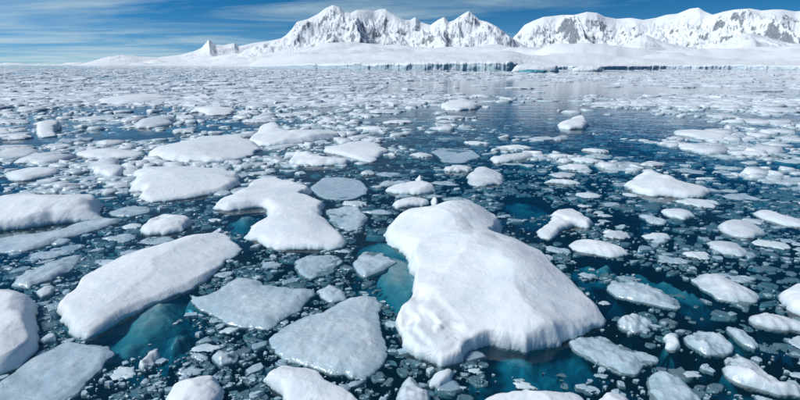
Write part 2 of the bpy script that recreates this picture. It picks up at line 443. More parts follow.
# ------------------------------------------------------------------ ice floes traced one by one
def blur(a, rad):
    for ax in (0, 1):
        for _ in range(2):
            pad = [(0, 0), (0, 0)]; pad[ax] = (rad + 1, rad)
            c = np.cumsum(np.pad(a, pad, mode='edge'), axis=ax); n = a.shape[ax]
            a = (np.take(c, np.arange(2 * rad + 1, 2 * rad + 1 + n), ax) - np.take(c, np.arange(0, n), ax)) / (2 * rad + 1)
    return a
POLYS = []          # footprints already taken
def floe_mesh(name, poly, h, cell, seed, mat, style='snow', bumps=(), terrace=None, shelf=None, tilt=(0, 0), wall=0.28, skirt=0.5, depth=0.9, lump=1.0, split=True, rag=1.0, under=2.6, facets=7):
    size = np.ptp(poly, 0); big = max(size)
    m = skirt * 1.05
    x0, y0 = poly.min(0) - m; x1, y1 = poly.max(0) + m
    nx = int(np.clip((x1 - x0) / cell, 14, 260)); ny = int(np.clip((y1 - y0) / (cell * 1.25), 14, 260))
    X, Y = np.meshgrid(np.linspace(x0, x1, nx), np.linspace(y0, y1, ny))
    k = big
    wx = X + rag * k * (0.016 * fbm(X / k * 6, Y / k * 6, seed, 4, 0.55)); wy = Y + rag * k * (0.016 * fbm(X / k * 6, Y / k * 6, seed + 50, 4, 0.55))
    s = sdf(wx, wy, poly)
    L = max(s.max(), 1e-3)
    rad = max(2, int(0.035 * max(nx, ny)))
    sb = blur(s, rad); sw = np.where(s > 0, np.maximum(blur(s, max(1, rad // 2)), 0.15 * s), s)
    L = max(sb.max(), 1e-3)
    sn = np.clip(sb / L, 0, 1)
    if style == 'snow':
        cw = (x1 - x0) / nx
        e = np.maximum(np.minimum(2.6 * cw + 0.5 * h * np.clip(fbm(X / k * 2.7, Y / k * 2.7, seed + 90, 2) + 0.25, 0, 1), 0.3 * L), 1e-3)
        mod = np.clip(1 + 0.9 * fbm(X / k * 2.1, Y / k * 2.1, seed + 40, 3) + 0.35 * (rubble(X / k * 9, Y / k * 9, seed + 2) - 0.6), 0.15, 1.6)
        zz = wall * mod * h * np.clip(0.5 * (s + sw) / e, 0, 1) ** 0.8 + (1 - wall) * h * (1 - (1 - sn) ** 1.7)
        zz = zz * (1 + lump * 0.24 * fbm(X / k * 3.2, Y / k * 3.2, seed + 9, 4, 0.55)) + (0.3 + 0.7 * lump) * 0.05 * h * sstep(0, 0.12, sn) * fbm(X / k * 11, Y / k * 11, seed + 14, 4, 0.6)
        rb = rubble(X / k * 5.5 + fbm(X / k * 6, Y / k * 6, seed, 2) * 0.5, Y / k * 5.5, seed) - 0.6
        zz = zz + lump ** 1.5 * 0.20 * h * rb * sstep(0, 0.2, sn)
        # broken faces: the mound is cut by a few tilted planes, leaving straight ridges between them
        rp = np.random.default_rng(seed + 1000); cc = poly.mean(0); hx, hy = size / 2
        fx = X + 0.05 * k * fbm(X / k * 7, Y / k * 7, seed + 21, 3); fy = Y + 0.05 * k * fbm(X / k * 7, Y / k * 7, seed + 22, 3)
        cut = np.full(X.shape, 1e9)
        for j in range(facets):
            th_ = rp.uniform(0, 6.283); ct, st_ = math.cos(th_), math.sin(th_)
            dd = ((fx - cc[0]) * ct / hx + (fy - cc[1]) * st_ / hy)
            cut = np.minimum(cut, h * (rp.uniform(0.72, 1.05) - rp.uniform(0.25, 0.9) * (dd - rp.uniform(0.05, 0.45))))
        zz = np.where(zz > cut, zz + (cut - zz) * 0.8, zz)
        zz = np.maximum(zz, 0.12 * h * np.clip(s / e, 0, 1))
    else:
        e = max(min(1.6 * h + 0.10, 0.6 * L), 1e-3)
        zz = -0.035 + (h + 0.035) * np.sqrt(np.clip(s / e, 0, 1)) * (0.8 + 0.2 * sn) + lump * ((0.4 * h + 0.045) * sstep(0, 0.25, sn) * fbm(X / k * 3.2, Y / k * 3.2, seed + 9, 5, 0.58) + 0.02 * (rubble(X / k * 7, Y / k * 7, seed) - 0.6) * sstep(0, 0.15, sn))
    if style == 'sub':
        zz = zz - 0.26 - 0.24 * (1 - sn) + 0.30 * fbm(X / k * 3, Y / k * 3, seed + 2, 5, 0.58) + 0.17 * (rubble(X / k * 5.5, Y / k * 5.5, seed) - 0.6)
        zz = np.minimum(zz, -0.03)
    cxy = poly.mean(0)
    zz = zz + sstep(0, 0.3, sn) * ((X - cxy[0]) * tilt[0] + (Y - cxy[1]) * tilt[1])
    for (bx, by, dz, br) in bumps:
        b = P(bx, by, h * 0.6)
        zz = zz + dz * np.exp(-((X - b[0]) ** 2 + (Y - b[1]) ** 2) / (br * br)) * sstep(0, min(0.25, L * .4), s)
    if shelf:
        ps = jag(np.array([P(x, y, shelf[1]) for x, y in shelf[0]]), 5, 0.10, 2)
        ws = sstep(-0.15, 0.30, sdf(X, Y, ps))
        cap = shelf[1] * (0.7 + 0.5 * np.clip(sn / 0.5, 0, 1)) + 0.16 * fbm(X * 1.3, Y * 1.3, 8, 4)
        zz = zz * (1 - ws) + np.minimum(zz, cap) * ws
    if terrace:
        b = P(terrace[0], terrace[1], 0.2); st = terrace[3]
        w = np.exp(-((X - b[0]) ** 2 + (Y - b[1]) ** 2) / terrace[2] ** 2)
        u = (zz + 0.10 * fbm(X, Y, 5, 3) + 0.10 * X) / st; fu = u - np.floor(u)
        zz = zz + w * st * (sstep(0.35, 0.75, fu) - fu) * 0.9 * sstep(0, 0.1, s)
    if style == 'snow':
        zz = np.where(s > 0, np.maximum(zz, 0.004), zz)
    q = np.clip(-s / skirt, 0, 1.4)
    top0 = -0.44 if style == 'sub' else (-0.035 if style == 'ice' else 0.0)
    low = top0 - depth * (0.05 * sstep(0, 0.06, q) + 0.33 * q + 0.62 * sstep(0.5 + 0.35 * fbm(X / k * 3, Y / k * 3, seed + 77, 3), 1.25, q)) + 0.04 * fbm(X / k * 9, Y / k * 9, seed + 3, 3) * sstep(0, .2, q)
    Z = np.where(s > 0, zz, low)
    # below the waterline the ice tapers inwards, with a ledge left standing here and there
    if style != 'sub':
        gy_, gx_ = np.gradient(sb, Y[1, 0] - Y[0, 0], X[0, 1] - X[0, 0])
        gl_ = np.maximum(np.hypot(gx_, gy_), 0.3)
        uk = under * sstep(-0.95, -0.35, fbm(X / k * 2.4 + 7, Y / k * 2.4, seed + 66, 3)) * np.clip(-s, 0, None)
        X = X + gx_ / gl_ * uk; Y = Y + gy_ / gl_ * uk
    i = np.arange(nx * ny).reshape(ny, nx)
    F = np.stack([i[:-1, :-1], i[:-1, 1:], i[1:, 1:], i[1:, :-1]], -1).reshape(-1, 4)
    sf = s.ravel()[F]
    keep = sf.max(1) > -skirt
    F = F[keep]; sf = sf[keep]
    V = np.stack([X - cxy[0], Y - cxy[1], Z], -1).reshape(-1, 3)
    def sub(FF, nm):
        u, inv = np.unique(FF.ravel(), return_inverse=True)
        return mesh_np(nm, V[u], inv.reshape(-1, 4), True, mat)
    if split:
        under = V[:, 2][F].max(1) < -0.02
        return sub(F[~under], name), (sub(F[under], 'submerged_base') if under.sum() > 8 else None), cxy
    return sub(F, name), None, cxy

GN = 'ice floes drifting in the foreground'
def floe(pts, h, label, style='snow', name='ice_floe', cat='ice floe', **kw):
    pts = np.array(pts, float)
    t = (pts[:, 1] - pts[:, 1].min()) / max(np.ptp(pts[:, 1]), 1e-6)
    zt = 0.55 * h * (1 - t) if style == 'snow' else 0.4 * max(h, 0) * (1 - t)
    poly = np.array([P(x, y, z) for (x, y), z in zip(pts, zt)])
    poly = jag(chaikin(jag(poly, len(POLYS) + 60, 0.10, 1), 1), len(POLYS) + 3, 0.12, 2)
    c = poly.mean(0); dist = math.hypot(c[0], c[1], CAM_H)
    cell = kw.pop('cell', max(0.022, dist / FPX * 1.25))
    seed = len(POLYS) * 13 + 5
    mat = kw.pop('mat', SNOW if style == 'snow' else ICE)
    POLYS.append(poly)
    kw.setdefault('skirt', min(0.6, 0.22 * min(np.ptp(poly, 0)) + 0.08))
    me, base, cxy = floe_mesh(name, poly, h, cell, seed, mat, style, **kw)
    o = link(name, None, None, label, cat, GN, None, (cxy[0], cxy[1], 0))
    link('snow_cap' if style == 'snow' else 'ice_top', me, o)
    if base: link('submerged_base', base, o)
    return o

# the big block in the middle
floe([(383,222),(390,213),(405,208),(430,206),(452,205),(470,203),(486,205),(498,211),(503,219),(499,228),(492,233),(515,238),(535,247),(552,260),
      (565,275),(580,289),(598,302),(609,315),(606,322),(588,330),(565,336),(548,345),(528,353),(505,349),(485,346),(470,352),(462,365),(440,368),
      (415,358),(400,345),(397,325),(405,305),(412,285),(411,268),(410,250),(402,240),(390,234)], 0.95,
     'largest white snow-capped block of ice with a knobbed back and pointed corner', wall=0.36, skirt=0.6, depth=1.0, lump=0.85, terrace=(425, 330, 0.9, 0.11),
     shelf=([(380,350),(392,320),(404,300),(416,288),(436,292),(450,306),(458,322),(474,336),(476,356),(465,385),(400,385)], 0.40), facets=8,
     bumps=[(450,215,0.30,1.0),(410,214,0.15,0.5),(470,345,-0.35,0.35),(520,270,0.22,1.0),(498,243,-0.12,0.35),(545,310,0.12,0.8)])
floe([(57,312),(62,298),(75,282),(95,268),(115,257),(140,247),(165,240),(190,232),(215,229),(232,233),(240,240),(236,252),(222,262),(205,278),(190,287),
      (175,293),(150,303),(125,318),(105,330),(90,338),(72,336),(62,326)], 0.42, 'long smooth white slab of ice with a turquoise underwater ledge', wall=0.28, lump=0.5)
floe([(84,322),(110,300),(150,280),(185,262),(204,270),(198,290),(186,312),(164,332),(140,350),(120,364),(98,364),(88,346)], 0.18,
     'turquoise sunken ice ledge along the long white slab', 'sub', mat=SNOW, lump=0.6)
floe([(-60,300),(-20,292),(0,290),(15,289),(30,292),(36,302),(38,320),(40,345),(25,360),(10,370),(-10,378),(-60,380)], 0.6,
     'rounded thick white ice block beside the long smooth slab', lump=0.4)
floe([(-30,400),(0,380),(20,364),(45,350),(65,340),(85,342),(110,345),(118,352),(105,368),(85,386),(65,402),(40,414),(-20,430)], 0.05,
     'flat grey-blue floe awash in front of the rounded white block', 'ice', lump=1.2)
floe([(211,206),(218,200),(232,192),(248,186),(262,176),(278,174),(296,180),(314,187),(310,192),(300,196),(316,200),(324,206),(322,216),(334,228),
      (347,240),(344,248),(325,251),(295,250),(265,247),(243,238),(250,228),(262,220),(268,212),(262,204),(245,206),(228,208)], 0.42,
     'white hook-shaped floe curling round a small blue pool', wall=0.34, lump=0.8, bumps=[(300,225,0.2,1.0),(270,184,-0.12,0.9)])
floe([(230,212),(262,208),(262,218),(246,230),(236,232),(226,222)], 0.16, 'blue sunken ice in the pool of the hook-shaped floe', 'sub', mat=SNOW)
floe([(130,172),(140,166),(165,163),(200,163),(228,165),(241,172),(240,180),(225,190),(200,196),(170,201),(150,203),(138,197),(143,192),(126,190),(130,184),(127,180)],
     0.55, 'broad white floe with ragged end behind the small round chunk', lump=0.8)
floe([(252,138),(258,132),(264,126),(272,125),(285,131),(310,133),(335,131),(341,135),(325,139),(300,143),(270,147),(256,146)], 0.8,
     'long low white floe with one humped end', wall=0.4, bumps=[(272,128,0.6,1.6)])
floe([(150,150),(165,147),(190,141),(205,135),(230,133),(243,137),(254,140),(262,147),(255,154),(240,160),(215,163),(185,163),(160,160),(148,156)], 0.6,
     'wide pale floe with rough top behind the broad ragged floe', wall=0.35, lump=1.3)
floe([(322,150),(330,146),(345,142),(362,140),(380,142),(387,148),(383,154),(380,161),(372,163),(355,159),(338,154)], 0.4,
     'bright white wedge-shaped floe off the end of the long low floe', lump=0.7)
floe([(288,160),(292,156),(300,153),(306,154),(315,155),(325,158),(340,160),(352,161),(345,165),(325,166),(300,165),(290,164)], 0.4,
     'knobbly little white floe topped with rounded lumps', lump=1.8, bumps=[(298,155,.3,.4),(307,156,.25,.35),(318,157,.2,.4)])
floe([(-60,205),(-20,198),(0,198),(10,193),(40,192),(62,195),(75,190),(98,193),(104,200),(98,207),(106,213),(90,218),(60,221),(30,226),(10,229),(-40,236)], 0.75,
     'thick white floe with ragged crest behind the long thin grey floe', lump=1.2, rag=1.5)
floe([(-40,244),(0,238),(30,233),(60,229),(85,221),(110,217),(125,218),(118,223),(95,230),(70,237),(50,245),(30,251),(10,254),(-30,256)], 0.12,
     'long thin grey floe in front of the ragged-crested white floe', 'ice')
floe([(106,212),(130,205),(150,206),(152,211),(140,215),(120,217)], 0.08, 'pale flat plate of ice off the ragged crest floe', 'ice')
floe([(139,226),(148,218),(160,212),(175,213),(189,215),(192,222),(185,230),(165,235),(148,236),(140,232)], 0.35,
     'small rounded white chunk with a dark dent on top', lump=1.5, bumps=[(162,217,-0.2,0.3)])
floe([(5,176),(12,168),(30,165),(58,166),(60,170),(50,176),(30,181),(10,181)], 0.3, 'flat oval white floe behind the ragged-crested floe', lump=0.5)
floe([(90,172),(100,166),(112,163),(120,165),(124,172),(118,178),(105,178),(95,175)], 0.4, 'small arrow-shaped white floe in dark water', lump=0.8)
floe([(314,183),(322,177),(345,177),(362,180),(368,188),(362,196),(345,200),(325,199),(315,193)], 0.04, 'square bluish floe awash behind the hook-shaped floe', 'ice', lump=1.0)
floe([(325,210),(340,207),(360,208),(367,215),(363,225),(350,232),(338,228),(330,220)], 0.06, 'rough grey ice lump beside the tip of the hook-shaped floe', 'ice', lump=2.0)
floe([(188,292),(200,296),(215,290),(225,282),(235,275),(260,278),(280,285),(312,288),(316,294),(305,305),(285,318),(265,330),(240,328),(215,318),(200,310),(190,302)],
     0.13, 'pale grey-blue floe with two pointed ends off the long slab', 'ice', lump=0.9)
floe([(272,333),(290,322),(315,312),(335,302),(360,295),(378,294),(384,302),(380,315),(383,335),(390,355),(385,365),(360,378),(330,376),(305,365),(285,362),(274,350)],
     0.16, 'large grey-blue triangular floe of bare ice', 'ice', lump=0.8)
floe([(260,376),(275,366),(290,362),(308,365),(325,380),(345,388),(360,400),(366,416),(280,420),(283,398),(272,385)], 0.3,
     'white jagged floe in front of the triangular grey one', lump=1.3)
floe([(163,396),(172,384),(185,377),(203,373),(218,374),(224,385),(221,400),(218,418),(165,422)], 0.3, 'round white floe top in front of the sparkling crumb', lump=0.6)
floe([(470,424),(482,400),(495,390),(510,388),(530,386),(548,390),(570,388),(585,396),(598,420)], 0.3, 'white rough-edged floe in front of the largest block', lump=1.2, rag=1.8)
floe([(429,383),(436,372),(448,366),(455,370),(452,379),(440,387),(431,388)], 0.14, 'little oval white pebble of ice against the largest block', lump=0.5)
floe([(594,404),(605,391),(620,390),(634,402),(628,420),(598,420)], 0.22, 'small blunt white lump by the rough-edged floe')
floe([(567,340),(580,335),(600,334),(615,342),(640,350),(658,355),(660,362),(640,375),(615,372),(595,362),(575,352)], 0.07,
     'grey flat floe with white rim off the largest block corner', 'ice', lump=1.6)
floe([(606,285),(612,278),(635,280),(660,288),(678,299),(682,308),(665,308),(640,302),(615,296)], 0.10, 'grey speckled lozenge of bare ice beside the largest block', 'ice', lump=1.5)
floe([(689,277),(700,273),(720,274),(745,285),(762,297),(758,303),(735,303),(715,298),(700,288)], 0.18, 'pale leaf-shaped floe in dark water', 'ice', lump=0.8, mat=BRASH)
floe([(567,243),(580,238),(600,238),(620,246),(630,254),(615,258),(590,253),(572,248)], 0.22, 'low white wedge floe behind the largest block shoulder', lump=0.6)
floe([(572,252),(592,256),(616,261),(632,268),(622,274),(596,270),(576,262)], 0.0, 'blue sunken ice in front of the low wedge floe', 'sub', mat=SNOW)
floe([(555,210),(565,206),(576,206),(585,213),(595,222),(590,228),(575,225),(562,230),(550,240),(540,238),(540,228),(550,220)], 0.26,
     'white arched floe with stepped ridges', lump=1.6)
floe([(623,183),(632,177),(643,170),(652,169),(658,176),(668,175),(675,182),(690,185),(708,187),(711,193),(703,198),(680,198),(655,197),(635,192)], 0.45,
     'lumpy white floe alone in open water', lump=1.5, bumps=[(650,174,0.16,0.6),(670,180,0.16,0.5)])
floe([(660,209),(668,207),(690,210),(697,216),(685,220),(668,216)], 0.18, 'small oblong white floe in front of the lumpy one', lump=0.7)
floe([(636,214),(650,215),(668,222),(665,225),(648,223)], 0.08, 'thin lavender-grey sliver of ice', 'ice')
floe([(719,222),(728,218),(745,220),(760,226),(768,234),(750,239),(732,236),(720,230)], 0.25, 'blunt pale floe with snow on one side', lump=1.0, mat=BRASH)
floe([(705,240),(720,239),(740,243),(750,251),(742,257),(722,253),(708,246)], 0.15, 'pale oval floe in front of the blunt floe', lump=0.9, mat=BRASH)
floe([(752,212),(760,208),(775,210),(790,217),(806,222),(812,229),(785,226),(765,219)], 0.18, 'slim white spear-shaped floe', lump=0.6)
floe([(776,290),(790,283),(804,280),(840,278),(840,320),(804,317),(787,307)], 0.4, 'tall white chunk behind the narrow pale floe', lump=1.3)
floe([(748,315),(765,312),(785,318),(805,324),(808,333),(775,330),(755,324)], 0.15, 'narrow pale floe in front of the tall white chunk', 'ice', mat=BRASH)
floe([(725,355),(735,350),(750,358),(765,368),(772,380),(800,384),(820,390),(805,398),(780,396),(755,388),(735,382),(724,374)], 0.12,
     'craggy grey-white floe with a long flat tail', 'ice', lump=1.7, mat=BRASH)
floe([(662,336),(672,330),(681,334),(682,345),(674,351),(664,348)], 0.15, 'small bright star-shaped chunk in dark water', lump=1.2)
floe([(617,318),(630,312),(645,316),(655,322),(652,332),(635,334),(620,328)], 0.10, 'small grey starfish-shaped ice piece', 'ice', lump=1.7)
floe([(683,335),(700,328),(720,332),(735,344),(728,356),(708,356),(690,346)], 0.09, 'grey rough floe between the star-shaped chunk and craggy floe', 'ice', lump=1.8)
floe([(725,325),(745,330),(760,345),(755,350),(738,340)], 0.08, 'thin tilted grey plate behind the craggy floe', 'ice')
floe([(383,190),(395,185),(410,183),(415,176),(422,175),(424,182),(436,187),(436,192),(420,195),(395,194)], 0.35, 'white floe with a single knob behind the largest block', lump=1.0, bumps=[(419,178,.25,.3)])
floe([(391,205),(403,199),(412,195),(425,197),(428,204),(415,206),(395,209)], 0.25, 'small white dome touching the back of the largest block')
floe([(431,205),(433,197),(436,195),(439,204),(436,207)], 0.3, 'tiny upright white ice fin behind the largest block')
floe([(465,175),(478,166),(490,168),(505,176),(503,184),(480,187),(468,184)], 0.3, 'grey-white humped floe in broken ice', lump=1.2, mat=BRASH)
floe([(488,158),(500,155),(512,159),(508,163),(492,163)], 0.25, 'small white cap of ice beyond the humped floe')
floe([(440,105),(452,100),(470,98),(479,103),(476,109),(460,111),(445,110)], 0.9, 'bright white rounded floe far out in the pack', lump=0.9)
floe([(557,124),(570,121),(575,118),(585,116),(590,123),(585,129),(570,130),(558,128)], 0.6, 'white floe with raised end in the blue open lead', bumps=[(583,119,.4,.9)])
floe([(293,262),(310,254),(335,254),(345,262),(335,272),(310,280),(297,272)], 0.03, 'bluish bubbly floe awash between hook-shaped and pointed floes', 'ice', lump=1.6)
floe([(352,262),(365,250),(385,252),(398,262),(385,270),(365,278),(356,272)], 0.04, 'glassy broken ice in turquoise water beside the largest block', 'ice', lump=2.2)
floe([(352,234),(392,226),(430,236),(438,280),(424,312),(396,312),(380,292),(366,266),(354,250)], 0.16, 'turquoise sunken shelf beside the largest block', 'sub', mat=SNOW, lump=1.0)
floe([(470,330),(500,320),(552,312),(590,306),(604,328),(592,346),(566,358),(535,372),(505,374),(482,364)], -0.06, 'teal sunken foot in front of the largest block', 'sub', mat=SNOW, lump=1.2)
floe([(315,290),(330,284),(345,292),(348,300),(330,304)], 0.10, 'small grey chip behind the triangular floe', 'ice')
floe([(650,372),(665,370),(690,385),(706,402),(692,416),(660,416),(648,395)], 0.06, 'dull grey floe awash near the craggy floe', 'ice', lump=1.6)
floe([(752,392),(775,398),(792,404),(796,420),(752,420)], 0.08, 'pale ice plate in front of the craggy floe tail', 'ice')
floe([(36,122),(41,118),(55,119),(62,126),(58,136),(40,138),(37,130)], 0.9, 'blocky cream-white floe in the pack', lump=1.4)
floe([(132,124),(145,117),(165,114),(177,118),(174,124),(155,128),(135,129)], 0.6, 'smooth grey-white lens-shaped floe in the pack', lump=0.5, mat=BRASH)
floe([(96,100),(110,97),(140,93),(163,94),(166,99),(150,102),(120,105),(100,104)], 0.9, 'very long flat white floe in the pack', lump=0.9)
floe([(188,111),(198,107),(220,106),(240,110),(228,115),(205,116)], 0.7, 'flat white floe at the edge of a dark blue lead', lump=1.2)
floe([(672,130),(695,128),(720,132),(737,137),(725,141),(700,139),(675,134)], 0.35, 'long white raft of ice behind the lumpy lone floe', lump=1.0)
floe([(666,142),(685,143),(705,146),(714,149),(700,152),(680,149)], 0.25, 'white lens of ice in front of the long raft', lump=0.7)
floe([(500,200),(515,193),(535,196),(552,205),(548,215),(525,219),(505,212)], 0.0, 'dim sunken floe speckled with crumbs behind the largest block', 'sub', mat=BRASH, lump=2.4)
floe([(430,152),(450,148),(475,150),(482,157),(465,163),(440,162)], 0.02, 'dim teal-grey floe awash beyond the humped floe', 'ice', lump=1.2)
floe([(625,262),(650,266),(690,280),(712,292),(690,294),(655,282),(628,272)], 0.0, 'blue sunken strip of ice beside the speckled lozenge', 'sub', mat=BRASH)
floe([(210,356),(224,349),(240,352),(238,362),(220,367)], 0.08, 'white-streaked small ice piece left of the triangular floe'.replace('left of', 'beside'), 'ice', lump=2.0)
floe([(8,287),(25,272),(58,258),(86,253),(76,267),(52,280),(30,289)], 0.07, 'streaky grey floe between the long slab and the thin grey floe', 'ice', lump=1.7)
floe([(35,292),(48,285),(58,287),(50,295),(40,298)], 0.09, 'small pale chip between the rounded block and the long slab', 'ice', mat=BRASH)
floe([(137,366),(150,352),(162,355),(155,366),(142,371)], 0.07, 'sparkling crumb of ice alone in black water', 'ice', lump=2.0, mat=BRASH)
floe([(152,345),(165,326),(185,318),(197,326),(192,345),(170,357)], -0.04, 'dim bubbly ice sunk in dark water off the slab ledge', 'sub', lump=2.2)
floe([(75,152),(85,147),(105,148),(125,149),(148,152),(140,157),(110,160),(85,158)], 0.4, 'long flat white floe beside the wide pale floe', lump=1.2)
floe([(390,420),(397,388),(408,374),(420,385),(432,400),(428,420)], 0.2, 'grey glassy pyramid of ice in front of the largest block', 'ice', lump=1.0)
floe([(48,216+24),(62,236),(72,238),(66,244),(52,246)], 0.05, 'tiny grey flake on the edge of the thin grey floe', 'ice')

# distant iceberg with a turquoise foot, and smaller bergs near the glacier
def berg(px0, px1, d, depth, h, label, seed, mat, **kw):
    xa = d * math.tan(az_of(px0)); xb = d * math.tan(az_of(px1))
    th = np.linspace(0, 2 * np.pi, 22, endpoint=False)
    rr = 1 + 0.16 * fbm(np.cos(th) * 1.7 + seed, np.sin(th) * 1.7, seed, 3)
    poly = np.stack([(xa + xb) / 2 + (xb - xa) / 2 * rr * np.cos(th), d + depth / 2 * rr * np.sin(th)], -1)
    POLYS.append(poly)
    me, base, c = floe_mesh('iceberg', poly, h, (xb - xa) / 90, seed, mat, 'snow', skirt=3.0, depth=2.0, **kw)
    o = link('iceberg', None, None, label, 'iceberg', None, None, (c[0], c[1], 0))
    link('snow_cap', me, o)
    if base: link('submerged_base', base, o)
berg(512, 560, 480, 26, 7.5, 'white humped iceberg in front of the glacier cliff end', 301, SNOW, wall=0.3, lump=1.3)
berg(517, 546, 400, 12, 3.0, 'dark turquoise iceberg sliver before the white humped iceberg', 322,
     snow_material('turquoise_ice', (0.16, 0.45, 0.52), (0.08, 0.32, 0.40), (0.08, 0.34, 0.40), 0.2, 0.4, 0.5), wall=0.6, lump=1.2)
berg(572, 602, 520, 20, 5.5, 'small white iceberg with pointed top off the glacier', 343, SNOW, wall=0.3, lump=1.6)

# ------------------------------------------------------------------ smaller floes drifting between, built from shared shapes
def unit_floe(seed, style, mat):
    th = np.linspace(0, 2 * np.pi, 18, endpoint=False)
    rr = 0.5 * (1 + 0.55 * fbm(np.cos(th) * 1.6 + seed, np.sin(th) * 1.6 + 3, seed, 3))
    poly = jag(np.stack([rr * np.cos(th), rr * np.sin(th)], -1), seed, 0.16, 2)
    me, _, _ = floe_mesh('drift_floe', poly, 0.20 if style == 'snow' else 0.05, 1 / 40, seed, mat, style, skirt=0.14, depth=0.30,
                         lump=1.5, split=False, rag=2.0, wall=0.3)
    return me
LIB = {'snow': [unit_floe(500 + 7 * i, 'snow', SNOW) for i in range(14)],
       'ice': [unit_floe(700 + 7 * i, 'ice', ICE) for i in range(14)],
       'brash': [unit_floe(900 + 7 * i, 'snow', BRASH) for i in range(10)]}

LEADS = [(225, 118, 40, 6), (520, 112, 34, 12), (460, 135, 60, 9), (640, 125, 50, 9), (150, 136, 40, 5), (20, 142, 40, 6)]
def cover(px, py):
    """how much of the water the pack covers, 0..1 (thick to the west, leads of open water, thin to the east)"""
    w = P(px, py); x, y = w[..., 0], w[..., 1]
    b = np.interp(px, [0, 180, 330, 480, 640, 800], [0.92, 0.85, 0.74, 0.64, 0.52, 0.46])
    b = b * np.interp(py, [64, 90, 130, 200, 300, 400], [1.15, 1.05, 0.85, 0.72, 0.72, 0.72])
    b = b + 0.40 * fbm(x / 26, y / 40, 31, 4) + 0.2 * fbm(x / 5, y / 6, 32, 3)
    for (lx, ly, sxx, syy) in LEADS:
        b = b - 0.5 * np.exp(-((px - lx) / sxx) ** 2 - ((py - ly) / syy) ** 2)
    return np.clip(b, 0, 1)

placed = []
big_polys = POLYS
def free(x, y, rx, ry):
    for (qx, qy, ax, ay) in placed:
        if abs(x - qx) < (rx + ax) * 0.85 and abs(y - qy) < (ry + ay) * 0.85:
            return False
    for poly in big_polys:
        lo = poly.min(0); hi = poly.max(0)
        if lo[0] - rx < x < hi[0] + rx and lo[1] - ry < y < hi[1] + ry:
            th = np.linspace(0, 2 * np.pi, 8, endpoint=False)
            X = np.append(x + rx * 0.9 * np.cos(th), x); Y = np.append(y + ry * 0.9 * np.sin(th), y)
            if inside(X, Y, poly).any(): return False
    return True
HANDLES = []
for o in list(COL.objects):
    if o.get('category') in ('ice floe', 'iceberg'):
        lb = o['label']
        for w_ in (' with ', ' behind ', ' in ', ' below ', ' beside ', ' beyond ', ' off ', ' between ', ' along ', ' alone ', ' under ', ' above ', ' curling ', ' running ',
                   ' topped ', ' cut ', ' far ', ' at ', ' near ', ' on ', ' before ', ' by ', ' touching ', ' awash ', ' sunk ', ' rising ', ' of the ', ' in front', ','):
            lb = lb.split(w_)[0]
        if 3 <= len(lb.split()) <= 7 and 'sunken' not in lb and 'tiny' not in lb: HANDLES.append((o.location.x, o.location.y, lb))
def drift_label(x, y, s, asp, st, far, hz_):
    d_ = math.hypot(x, y)
    q = min(HANDLES, key=lambda t: (t[0] - x) ** 2 + (t[1] - y) ** 2)
    look = {'snow': 'snow-white', 'ice': 'bare grey', 'brash': 'blue-white'}[st]
    wp = s * FPX / d_
    size = 'small' if wp < 18 else ('middling' if wp < 28 else 'broad')
    form = ('elongated' if asp < 0.62 else 'rounded') + (' flat' if hz_ < 0.55 * min(s, 2.0 * (max(s, 2.0) / 2) ** 0.4) else ' humped')
    rel = 'beyond' if y > q[1] + 0.5 else 'near'
    return f"{size} {form} {look} {'pack floe' if far else 'ice piece'} {rel} the {q[2]}"
LBL = {'snow': ('small snow-topped ice piece drifting between the named larger floes', 'small snowy pieces between the larger floes'),
       'ice': ('small bare grey ice piece lying low between the larger floes', 'small grey pieces between the larger floes'),
       'brash': ('small blue-white weathered ice piece drifting between the larger floes', 'small weathered pieces between the larger floes'),
       'far': ('flat white floe crowded in the distant pack ice', 'floes of the distant pack')}
LBL['snow'] = ('small snow-topped ice piece drifting between the larger floes', LBL['snow'][1])
count = 0; tries = 0
while count < 222 and tries < 6000:
    tries += 1
    px = rng.uniform(-25, 825)
    py = 74 + 316 * rng.random() ** 1.55
    if rng.random() > cover(px, py) + (0.05 if py < 150 else 0.35): continue
    c = P(px, py); dist = math.hypot(*c)
    if py < 135:
        wpx = rng.uniform(13, 44) * (1.0 if px < 420 else 0.85); st = 'snow' if rng.random() < (0.72 if px < 420 else 0.4) else 'brash'
    else:
        wpx = rng.uniform(11, 34); st = rng.choice(['snow', 'ice', 'brash'], p=[0.18, 0.56, 0.26])
    s = wpx * dist / FPX
    s = min(s, 7.0 + rng.random() * 4)
    asp = rng.uniform(0.5, 0.85)
    if not free(c[0], c[1], s * 0.5, s * 0.5 * (asp + 0.2)): continue
    placed.append((c[0], c[1], s * 0.5, s * 0.5 * asp))
    me = LIB[st][rng.integers(len(LIB[st]))]
    far = py < 120
    hz_ = s * rng.uniform(0.3, 0.8) if s < 2 else 2.0 * rng.uniform(0.35, 0.9) * (s / 2) ** 0.4
    o = link('drift_floe', me, None, drift_label(c[0], c[1], s, asp, st, far, hz_), 'ice floe', LBL['far' if far else st][1],
             None, (c[0], c[1], 0))
    o.rotation_euler = (0, 0, rng.choice([0, math.pi]) + rng.normal(0, 0.45))
    o.scale = (s, s * asp, hz_)
    count += 1
allp = [p for p in POLYS]

